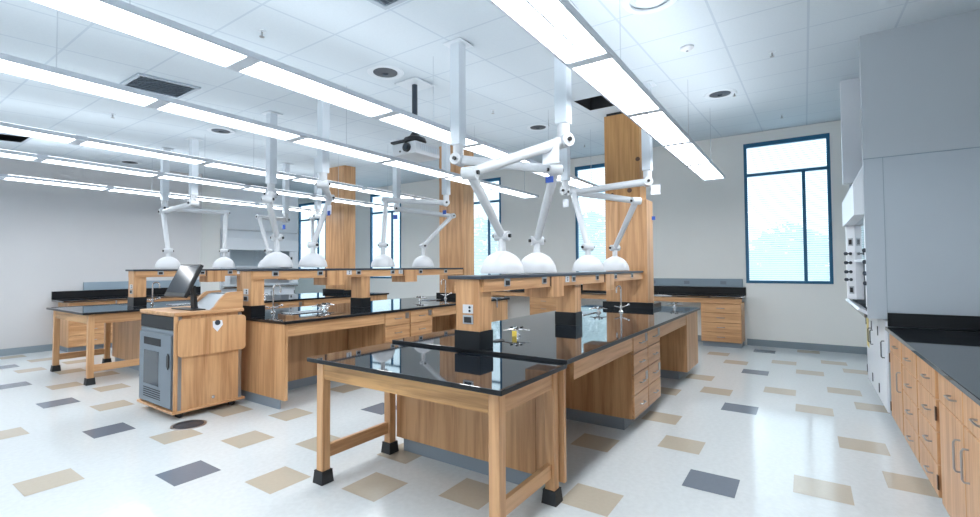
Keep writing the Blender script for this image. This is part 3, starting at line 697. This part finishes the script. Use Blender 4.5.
MB(o).box(x0 + .03, x0 + .14, y0 + .0, y0 + .06, .28, zp - .12).build('corner_stile', M['oak_z'], t)
MB(o).box(x0 + .141, x0 + .24, y0 - .01, y0 + .058, .28, zp - .14).box(x1 - .2, x1 - .1, y0 - .01, y0 + .058, .28, zp - .14).build('metal_channel', M['brushed'], t)
MB(o).box(x0 + .241, x1 - .2, y0 + .0, y0 + .058, .28, zp - .3).build('front_panel', M['oak_z'], t)
fl = MB(o); a, b_, c, d, r = x0 + .1, x1 - .0, 1.93, zp - .22, .14; pts = []
for cx, cz_, s in ((b_ - r, d - r, 0), (a + r, d - r, 90), (a + r, c + r, 180), (b_ - r, c + r, 270)):
    for q in range(0, 91, 15): pts.append((cx + r * math.cos(math.radians(s + q)), cz_ + r * math.sin(math.radians(s + q))))
lf = fl.prism(pts, 1, y0 - .1, y0 - .025).build('folding_shelf', M['oak_z'], t)
MB(o).cyl((x0 + 1.28, y0 - .1, 2.92), (x0 + 1.28, y0 - .13, 2.92), .085, n=20).build('latch', M['shelf'], lf, 40)
MB(o).prism([(x0 + 1.13, 2.98), (x0 + 1.43, 2.99), (x0 + 1.46, 2.84), (x0 + 1.28, 2.62), (x0 + 1.14, 2.78)], 1, y0 - .108, y0 - .101).build('latch_label', M['paper'], lf)
MB(o).cyl((x0 + 1.2, y0, .5), (x0 + 1.2, y0 - .05, .5), .05, n=14).build('panel_knob', M['steel'], t, 40)
# rack door on the -x side
ry0, ry1 = y0 + .12, y1 - .04
MB(o).box(x0 + .06, x0 + .12, ry0, ry1, .3, zp - .58).build('rack_side', M['grey'], t)
MB(o).box(x0 + .05, x0 + .119, ry0, ry1, zp - .56, zp - .16).build('open_bay', M['dark'], t)
dr = MB(o).box(x0 + .0, x0 + .058, ry0 + .04, ry1 - .04, .34, zp - .72, .01, 1).build('rack_door', M['grey'], t)
MB(o).box(x0 - .006, x0 - .001, ry0 + .75, ry1 - .4, zp - 1.12, zp - .88).build('vent_slots', M['dark'], dr)
MB(o).box(x0 - .006, x0 - .001, ry0 + .9, ry1 - .4, .92, zp - 1.3).build('door_window', M['screen'], dr)
vs = MB(o)
for k in range(5): vs.box(x0 - .006, x0 - .001, ry0 + .75, ry1 - .4, .5 + k * .07, .53 + k * .07)
vs.build('vent_slots', M['dark'], dr)
MB(o).prism([(ry0 + .2, 1.55), (ry0 + .28, 1.65), (ry0 + .28, 1.95), (ry0 + .2, 2.05), (ry0 + .12, 1.95), (ry0 + .12, 1.65)], 0, x0 - .03, x0 - .001).build('handle', M['black'], dr)
# sloping control console on the podium
t = thing('control_console', 'grey sloping control panel with curved wooden side cheek on the podium', 'control panel', (x0 + 1.6, (y0 + y1) / 2, zp)); o = org(t)
ck = [(x0 + 1.12, zp + .003), (x1 - .05, zp + .003), (x1 - .05, zp + .58), (x1 - .55, zp + .56)]
for q in range(1, 9):
    u = q / 9; ck.append((x1 - .55 - .5 * u, zp + .56 - .54 * (u ** 1.5)))
MB(o).prism(ck, 1, y0 + .02, y0 + .12).build('side_cheek', M['oak_x'], t)
MB(o).prism(ck, 1, y0 + 1.5, y0 + 1.6).build('side_cheek', M['oak_x'], t)
MB(o).prism([(x0 + 1.14, zp + .003), (x1 - .1, zp + .003), (x1 - .1, zp + .5), (x1 - .5, zp + .48)], 1, y0 + .125, y0 + 1.495).build('panel_body', M['hood'], t)
for k in range(3):
    MB(o).box(x1 - .48 , x1 - .2, y0 + .35 + .4 * k, y0 + .6 + .4 * k, zp + .49, zp + .51).build('button_strip', M['grey'], t)
# monitor
mx, my = x0 + 1.0, y0 + 1.05
t = thing('monitor', 'black flat monitor tilted far back on its stand on the podium', 'monitor', (mx, my, zp)); o = org(t)
MB(o).box(mx - .38, mx + .1, my - .75, my + .65, zp + .003, zp + .035, .012, 1).build('stand_base', M['black'], t)
MB(o).prism([(mx - .06, zp + .03), (mx + .06, zp + .03), (mx - .02, zp + .8), (mx - .1, zp + .8)], 1, my - .3, my - .05).build('stand_neck', M['black'], t)
scn = MB(o); A, Bq = Vector((7.07, 0, 3.79)), Vector((7.58, 0, 4.85)); up = (Bq - A).normalized(); nrm = Vector((-up.z, 0, up.x))
def slabY(a, b_, off, thk, ya_, yb_):
    p = [a + nrm * off, b_ + nrm * off, b_ + nrm * (off - thk), a + nrm * (off - thk)]
    return [(q.x, q.z) for q in p], ya_, yb_
pp, ya_, yb_ = slabY(A, Bq, 0, .12, 16.48, 17.96)
MB(o).prism(pp, 1, ya_, yb_, .012).build('bezel', M['black'], t)
pp, ya_, yb_ = slabY(A + up * .13, Bq - up * .05, .008, .006, 16.54, 17.9)
MB(o).prism(pp, 1, ya_, yb_).build('screen', M['screen'], t)
pp, ya_, yb_ = slabY(A + up * .35, Bq - up * .4, -.121, .12, 16.95, 17.5)
MB(o).prism(pp, 1, ya_, yb_).build('rear_housing', M['black'], t)

# ------------------------------------------------------------------ right wall: counter, wood cabinets, fume hood
fy = -1.95
t = thing('worktop', 'black epoxy counter with backsplash along the right wall, in the right foreground', 'worktop', (12, -3, 2.77)); o = org(t)
MB(o).box(4.5, 18.34, -4.34, -1.87, 2.79, 2.89, .012).build('slab', M['epoxy'], t)
MB(o).box(18.27, 18.34, -4.33, -1.93, 2.9, 3.3).build('backsplash', M['epoxy_side'], t)
MB(o).box(4.5, 18.26, -4.345, -4.28, 2.9, 3.3).build('backsplash', M['epoxy_side'], t)
def rcab(lab, x0, x1, fronts, hinges=()):
    """fronts: (kind, x0, x1, z0, z1, handle) on the face y = fy"""
    t = thing('wall_cabinet_base', lab, 'cabinet', ((x0 + x1) / 2, -3.1, 0), 'wood cabinets under the right counter'); o = org(t)
    MB(o).box(x0 + .015, x1 - .015, -4.33, fy - .075, .3, 2.78).build('body', M['oak_z'], t)
    MB(o).box(x0 + .015, x1 - .015, -4.3, fy - .2, 0, .3).build('toe_kick', M['toe'], t)
    for kind, a, b_, c, d, hx in fronts:
        f = MB(o).box(a + .02, b_ - .02, fy - .07, fy, c + .012, d - .012, .01, 1).build(kind, M['oak_z'], t)
        p = MB(o)
        if kind == 'drawer': pull(p, (hx, fy, (c + d) / 2), (1, 0, 0), .36, (0, 1, 0))
        else: pull(p, (hx, fy, d - .55), (0, 0, 1), .5, (0, 1, 0))
        p.build('pull', M['brushed'], f, 40)
    for x, z in hinges: MB(o).box(x - .035, x + .035, fy - .005, fy + .02, z - .13, z + .13).build('hinge', M['bronze'], t)
rcab('wood base cabinet beside the white fume hood, drawer over a door with a vertical pull', 16.15, 18.3,
     [('drawer', 16.2, 18.25, 2.2, 2.77, 16.9), ('door', 16.2, 18.25, .32, 2.2, 16.4)], [(18.25, 2.0), (18.25, .6)])
rcab('wood four drawer cabinet, second from the white fume hood', 14.15, 16.14,
     [('drawer', 14.18, 16.12, .32 + .613 * k, .32 + .613 * (k + 1), 15.0) for k in range(4)])
rcab('wood four drawer cabinet just left of the dark gap in the right cabinets', 12.22, 14.14,
     [('drawer', 12.3, 14.12, .32 + .613 * k, .32 + .613 * (k + 1), 12.95) for k in range(4)], [(12.3, .62), (12.3, 1.9)])
rcab('nearest wood cabinet at the right edge with two doors under two drawers', 8.75, 12.12,
     [('drawer', 10.4, 12.07, 2.2, 2.77, 10.95), ('drawer', 8.8, 10.4, 2.2, 2.77, 9.45), ('door', 10.4, 12.07, .32, 2.2, 10.62), ('door', 8.8, 10.4, .32, 2.2, 10.15)])
rcab('wood cabinet hidden beyond the right edge of the view', 5.0, 8.7,
     [('drawer', 5.05, 7.05, 2.2, 2.77, 6), ('drawer', 7.05, 8.65, 2.2, 2.77, 8), ('door', 5.05, 7.05, .32, 2.2, 6.8), ('door', 7.05, 8.65, .32, 2.2, 7.3)])

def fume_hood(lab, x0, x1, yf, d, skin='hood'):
    """front plane at y = yf; d = +1 when the front faces +y, body runs to the other side"""
    t = thing('fume_hood', lab, 'fume hood', ((x0 + x1) / 2, yf - d * 1.3, 0), 'white fume hoods'); o = org(t)
    Y = lambda v: yf - d * v           # depth behind the front plane
    def bx(mb, a, b_, v0, v1, z0, z1, bv=0): 
        p, q = Y(v0), Y(v1); return mb.box(a, b_, min(p, q), max(p, q), z0, z1, bv)
    dep = 2.9
    bx(MB(o), x0 + .05, x1, .72, dep, .3, 3.08).build('base_cabinet', M['hoodwhite'], t)
    bx(MB(o), x0 + .08, x1 - .05, .9, dep, 0, .3).build('toe_kick', M['toe'], t)
    w = (x1 - x0 - .1) / 3
    for k in range(3):
        a = x0 + .07 + w * k
        f = bx(MB(o), a, a + w - .04, .65, .715, .34, 3.04, .01).build('door', M['hoodwhite'], t)
        p = MB(o); pull(p, (a + (.3 if k % 2 == 0 else w - .35), Y(.65), 2.15), (0, 0, 1), .5, (0, d, 0)); p.build('pull', M['shelf'], f, 40)
        bx(MB(o), a + w - .09, a + w - .04, .62, .649, 1.6, 1.95).bm.verts
        h = MB(o); bx(h, a + w - .1, a + w - .05, .625, .648, .55, .85); bx(h, a + w - .1, a + w - .05, .625, .648, 2.4, 2.7); h.build('hinge', M['shelf'], f)
    bx(MB(o), x0 + .3, x1 - .02, .2, dep, 3.09, 3.2, .01).build('work_surface', M['epoxy'], t)
    MB(o).prism([(Y(.02), 3.33), (Y(.08), 3.39), (Y(.42), 3.2), (Y(.42), 3.1)], 0, x0 + .1, x1 - .05).build('airfoil_sill', M['hoodwhite'], t)
    # side panels
    for s, a in (('near', x0), ('far', x1 - .12)):
        if s == 'near':
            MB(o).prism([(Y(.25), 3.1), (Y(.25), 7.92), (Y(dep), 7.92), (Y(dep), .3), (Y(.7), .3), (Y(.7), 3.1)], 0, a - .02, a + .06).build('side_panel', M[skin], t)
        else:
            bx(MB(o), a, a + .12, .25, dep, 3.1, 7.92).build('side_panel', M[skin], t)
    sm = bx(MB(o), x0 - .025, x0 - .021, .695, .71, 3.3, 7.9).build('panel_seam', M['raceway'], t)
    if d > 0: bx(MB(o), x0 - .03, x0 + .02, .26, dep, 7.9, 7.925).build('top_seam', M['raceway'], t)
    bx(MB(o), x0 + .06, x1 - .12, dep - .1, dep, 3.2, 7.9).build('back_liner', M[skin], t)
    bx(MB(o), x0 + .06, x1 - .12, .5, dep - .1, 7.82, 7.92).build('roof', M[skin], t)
    MB(o).prism([(Y(0), 6.25), (Y(0), 7.2), (Y(.3), 7.85), (Y(.48), 7.85), (Y(.48), 6.25)], 0, x0 + .07, x1 - .13).build('front_header', M['hoodwhite'], t)
    # posts with valves and outlets
    for a, nd in ((x0 + .07, .2), (x1 - .85, 0)):
        pt = MB(o).prism([(a, Y(.32 + nd)), (a + .28, Y(.08 + nd)), (a + .7, Y(.08 + nd)), (a + .7, Y(.55)), (a, Y(.55))], 2, 3.4, 6.24).build('corner_post', M['hoodwhite'], t)
        nv = Vector((-.65, .76 * d, 0)); bp = Vector((a + .14, Y(.2 + nd), 0))
        for k, zz in enumerate((4.15, 4.45, 4.8, 5.15)):
            p = bp + Vector((0, 0, zz)) + nv * .01
            v = MB(o).cyl(p, p + nv * .2, .025, n=8).cyl(p, p + nv * .03, .06, n=12).cyl(p + nv * .18, p + nv * .24, .065, n=12)
            v.build('valve', M['shelf'], pt, 40)
        for zz in (3.75, 5.6):
            p = bp + Vector((0, 0, zz)); tt = Vector((.76, .65 * d, 0))
            q = MB(o).beam(p + nv * .0 - tt * .1, p - tt * .1 + tt * .2, .03, .3).build('outlet', M['outlet_grey'], pt)
            MB(o).beam(p + nv * .012 - tt * .06, p + nv * .012 + tt * .06, .03, .19).build('socket', M['black'], q)
    MB(o).quad([(x0 + .8, Y(.31), 4.9), (x1 - .9, Y(.31), 4.9), (x1 - .9, Y(.31), 6.24), (x0 + .8, Y(.31), 6.24)]).build('sash_glass', M['glass'], t)
    bx(MB(o), x0 + .8, x1 - .9, .28, .35, 4.82, 4.9).build('sash_handle', M['hoodwhite'], t)
    return t
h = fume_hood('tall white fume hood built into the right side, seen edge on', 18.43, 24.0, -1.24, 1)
o = org(h)
MB(o).box(23.0, 23.75, -1.885, -1.88, 1.6, 2.9).build('yellow_notice', M['yellow_pale'], h)['label'] = 'pale yellow notice on the end door'
h = fume_hood('far white fume hood in the alcove behind the far bench', 19.1, 26.1, 38.0, -1, 'hoodwhite')  # whiter skin than the right hood, colour making up for weak alcove light
# lower the upper filler over the far hood
o = org(h)
MB(o).box(19.1, 26.1, 38.35, 38.45, 7.93, 11.3).build('upper_filler', M['hoodwhite'], h)

# ------------------------------------------------------------------ counter along the window wall
def wall_counter(lab, cab_lab, y0, y1, cabs, race):
    t = thing('worktop', lab, 'worktop', (31.2, (y0 + y1) / 2, 2.8)); o = org(t)
    MB(o).box(30.3, XB - .01, y0, y1, 2.84, 2.95, .012).build('slab', M['epoxy'], t)
    MB(o).box(XB - .09, XB - .01, y0, y1, 2.955, 3.42).build('backsplash', M['epoxy_side'], t)
    MB(o).box(30.4, 30.48, y0 + .05, y1, 2.55, 2.835).build('apron', M['oak_y'], t)
    for a, b_, l in cabs:
        c = thing('drawer_cabinet', l, 'cabinet', (31.2, (a + b_) / 2, 0), 'drawer cabinets under the window wall counter'); oc = org(c)
        MB(oc).box(30.57, XB - .05, a, b_, .3, 2.54).build('body', M['oak_z'], c)
        MB(oc).box(30.75, XB - .1, a + .05, b_ - .05, 0, .3).build('toe_kick', M['toe'], c)
        for k in range(4):
            z0, z1 = .32 + .555 * k, .32 + .555 * (k + 1)
            f = MB(oc).box(30.5, 30.565, a + .02, b_ - .02, z0 + .012, z1 - .012, .01, 1).build('drawer', M['oak_y'], c)
            p = MB(oc); pull(p, (30.5, (a + b_) / 2, (z0 + z1) / 2), (0, 1, 0), .38, (-1, 0, 0)); p.build('pull', M['brushed'], f, 40)
    for a, b_, l in race:
        r = thing('raceway', l, 'raceway', (XB - .1, (a + b_) / 2, 3.43), 'grey wall raceways'); orr = org(r)
        MB(orr).box(XB - .16, XB - .01, a, b_, 3.43, 3.92, .01, 1).build('channel', M['raceway'], r)
        n = max(1, int((b_ - a) / 1.6))
        for k in range(n):
            yy = a + (b_ - a) * (k + .5) / n; MB(orr).box(XB - .168, XB - .161, yy - .16, yy + .16, 3.58, 3.78).build('outlet', M['grey'], r)
wall_counter('black epoxy worktop along the window wall, seen past the plywood patched column', '', 2.95, 22.2,
             [(3.05, 5.15, 'four drawer wood cabinet at the window wall counter end, nearest the right window'), (14.3, 16.6, 'wood cabinet at the window wall glimpsed under the middle shelf'),
              (19.8, 22.1, 'wood cabinet at the far end of the window wall counter')],
             [(3.1, 9.3, 'grey raceway above the counter between the plywood patched column and right window'), (14.1, 19.8, 'grey raceway above the counter glimpsed under the middle shelf')])
# counter along the left wall
t = thing('worktop', 'black epoxy counter with backsplash along the bare left wall', 'worktop', (12, 34.8, 2.8)); o = org(t)
MB(o).box(8.3, 16.5, 33.75, 35.92, 2.84, 2.95, .012).build('slab', M['epoxy'], t)
MB(o).box(8.3, 16.5, 35.84, 35.92, 2.955, 3.42).build('backsplash', M['epoxy_side'], t)
MB(o).box(10.85, 16.4, 33.85, 33.93, 2.5, 2.835).build('apron', M['oak_x'], t)
c = thing('drawer_cabinet', 'wood drawer cabinet under the left wall counter, seen through the left table legs', 'cabinet', (9.7, 34.9, 0)); oc = org(c)
MB(oc).box(8.6, 10.8, 34.0, 35.9, .3, 2.83).build('body', M['oak_z'], c)
MB(oc).box(8.65, 10.75, 34.2, 35.88, 0, .3).build('toe_kick', M['toe'], c)
for k in range(4):
    z0, z1 = .32 + .625 * k, .32 + .625 * (k + 1)
    f = MB(oc).box(8.62, 10.78, 33.93, 33.995, z0 + .012, z1 - .012, .01, 1).build('drawer', M['oak_x'], c)
    p = MB(oc); pull(p, (9.7, 33.93, (z0 + z1) / 2), (1, 0, 0), .38, (0, -1, 0)); p.build('pull', M['brushed'], f, 40)
r = thing('raceway', 'grey raceway above the left wall counter behind the left table', 'raceway', (12, 35.9, 3.43), 'grey wall raceways'); o = org(r)
MB(o).box(9.75, 16.4, 35.76, 35.92, 3.43, 3.92, .01, 1).build('channel', M['raceway'], r)
# floor access cover
t = thing('floor_access_cover', 'round dark floor cover in front of the podium', 'floor cover', (6.75, 15.3, 0)); o = org(t)
MB(o).lathe((6.75, 15.3, 0), [(.48, .006), (.47, .016), (.42, .018)], 32).build('ring', M['brushed'], t, 30)
MB(o).lathe((6.75, 15.3, 0), [(.41, .0185), (.4, .022)], 32).build('lid', M['shelf'], t, 30)

# ------------------------------------------------------------------ light, sky, camera
w = bpy.data.worlds.new('World'); SC.world = w; w.use_nodes = True
bg = w.node_tree.nodes['Background']; bg.inputs[0].default_value = (.80, .92, 1.0, 1); bg.inputs[1].default_value = 2.6

cd = bpy.data.cameras.new('Camera'); cam = bpy.data.objects.new('Camera', cd); COL.objects.link(cam)
rt, dn, fw = cam_axes()
m = Matrix((rt, -dn, -fw)).transposed().to_4x4(); m.translation = Vector((0, 0, H)) * FT
cam.matrix_world = m
cd.sensor_width = 36; cd.lens = 470.918 / 980 * 36
cd.shift_x = (490 - 475.487) / 980; cd.shift_y = -(258.5 - 253.5) / 980
cd.clip_start = .02; cd.clip_end = 300
SC.camera = cam
SC.view_settings.view_transform = 'Standard'; SC.view_settings.look = 'None'; SC.view_settings.gamma = 1.0; SC.view_settings.use_curve_mapping = False
SC.view_settings.exposure = 0.74
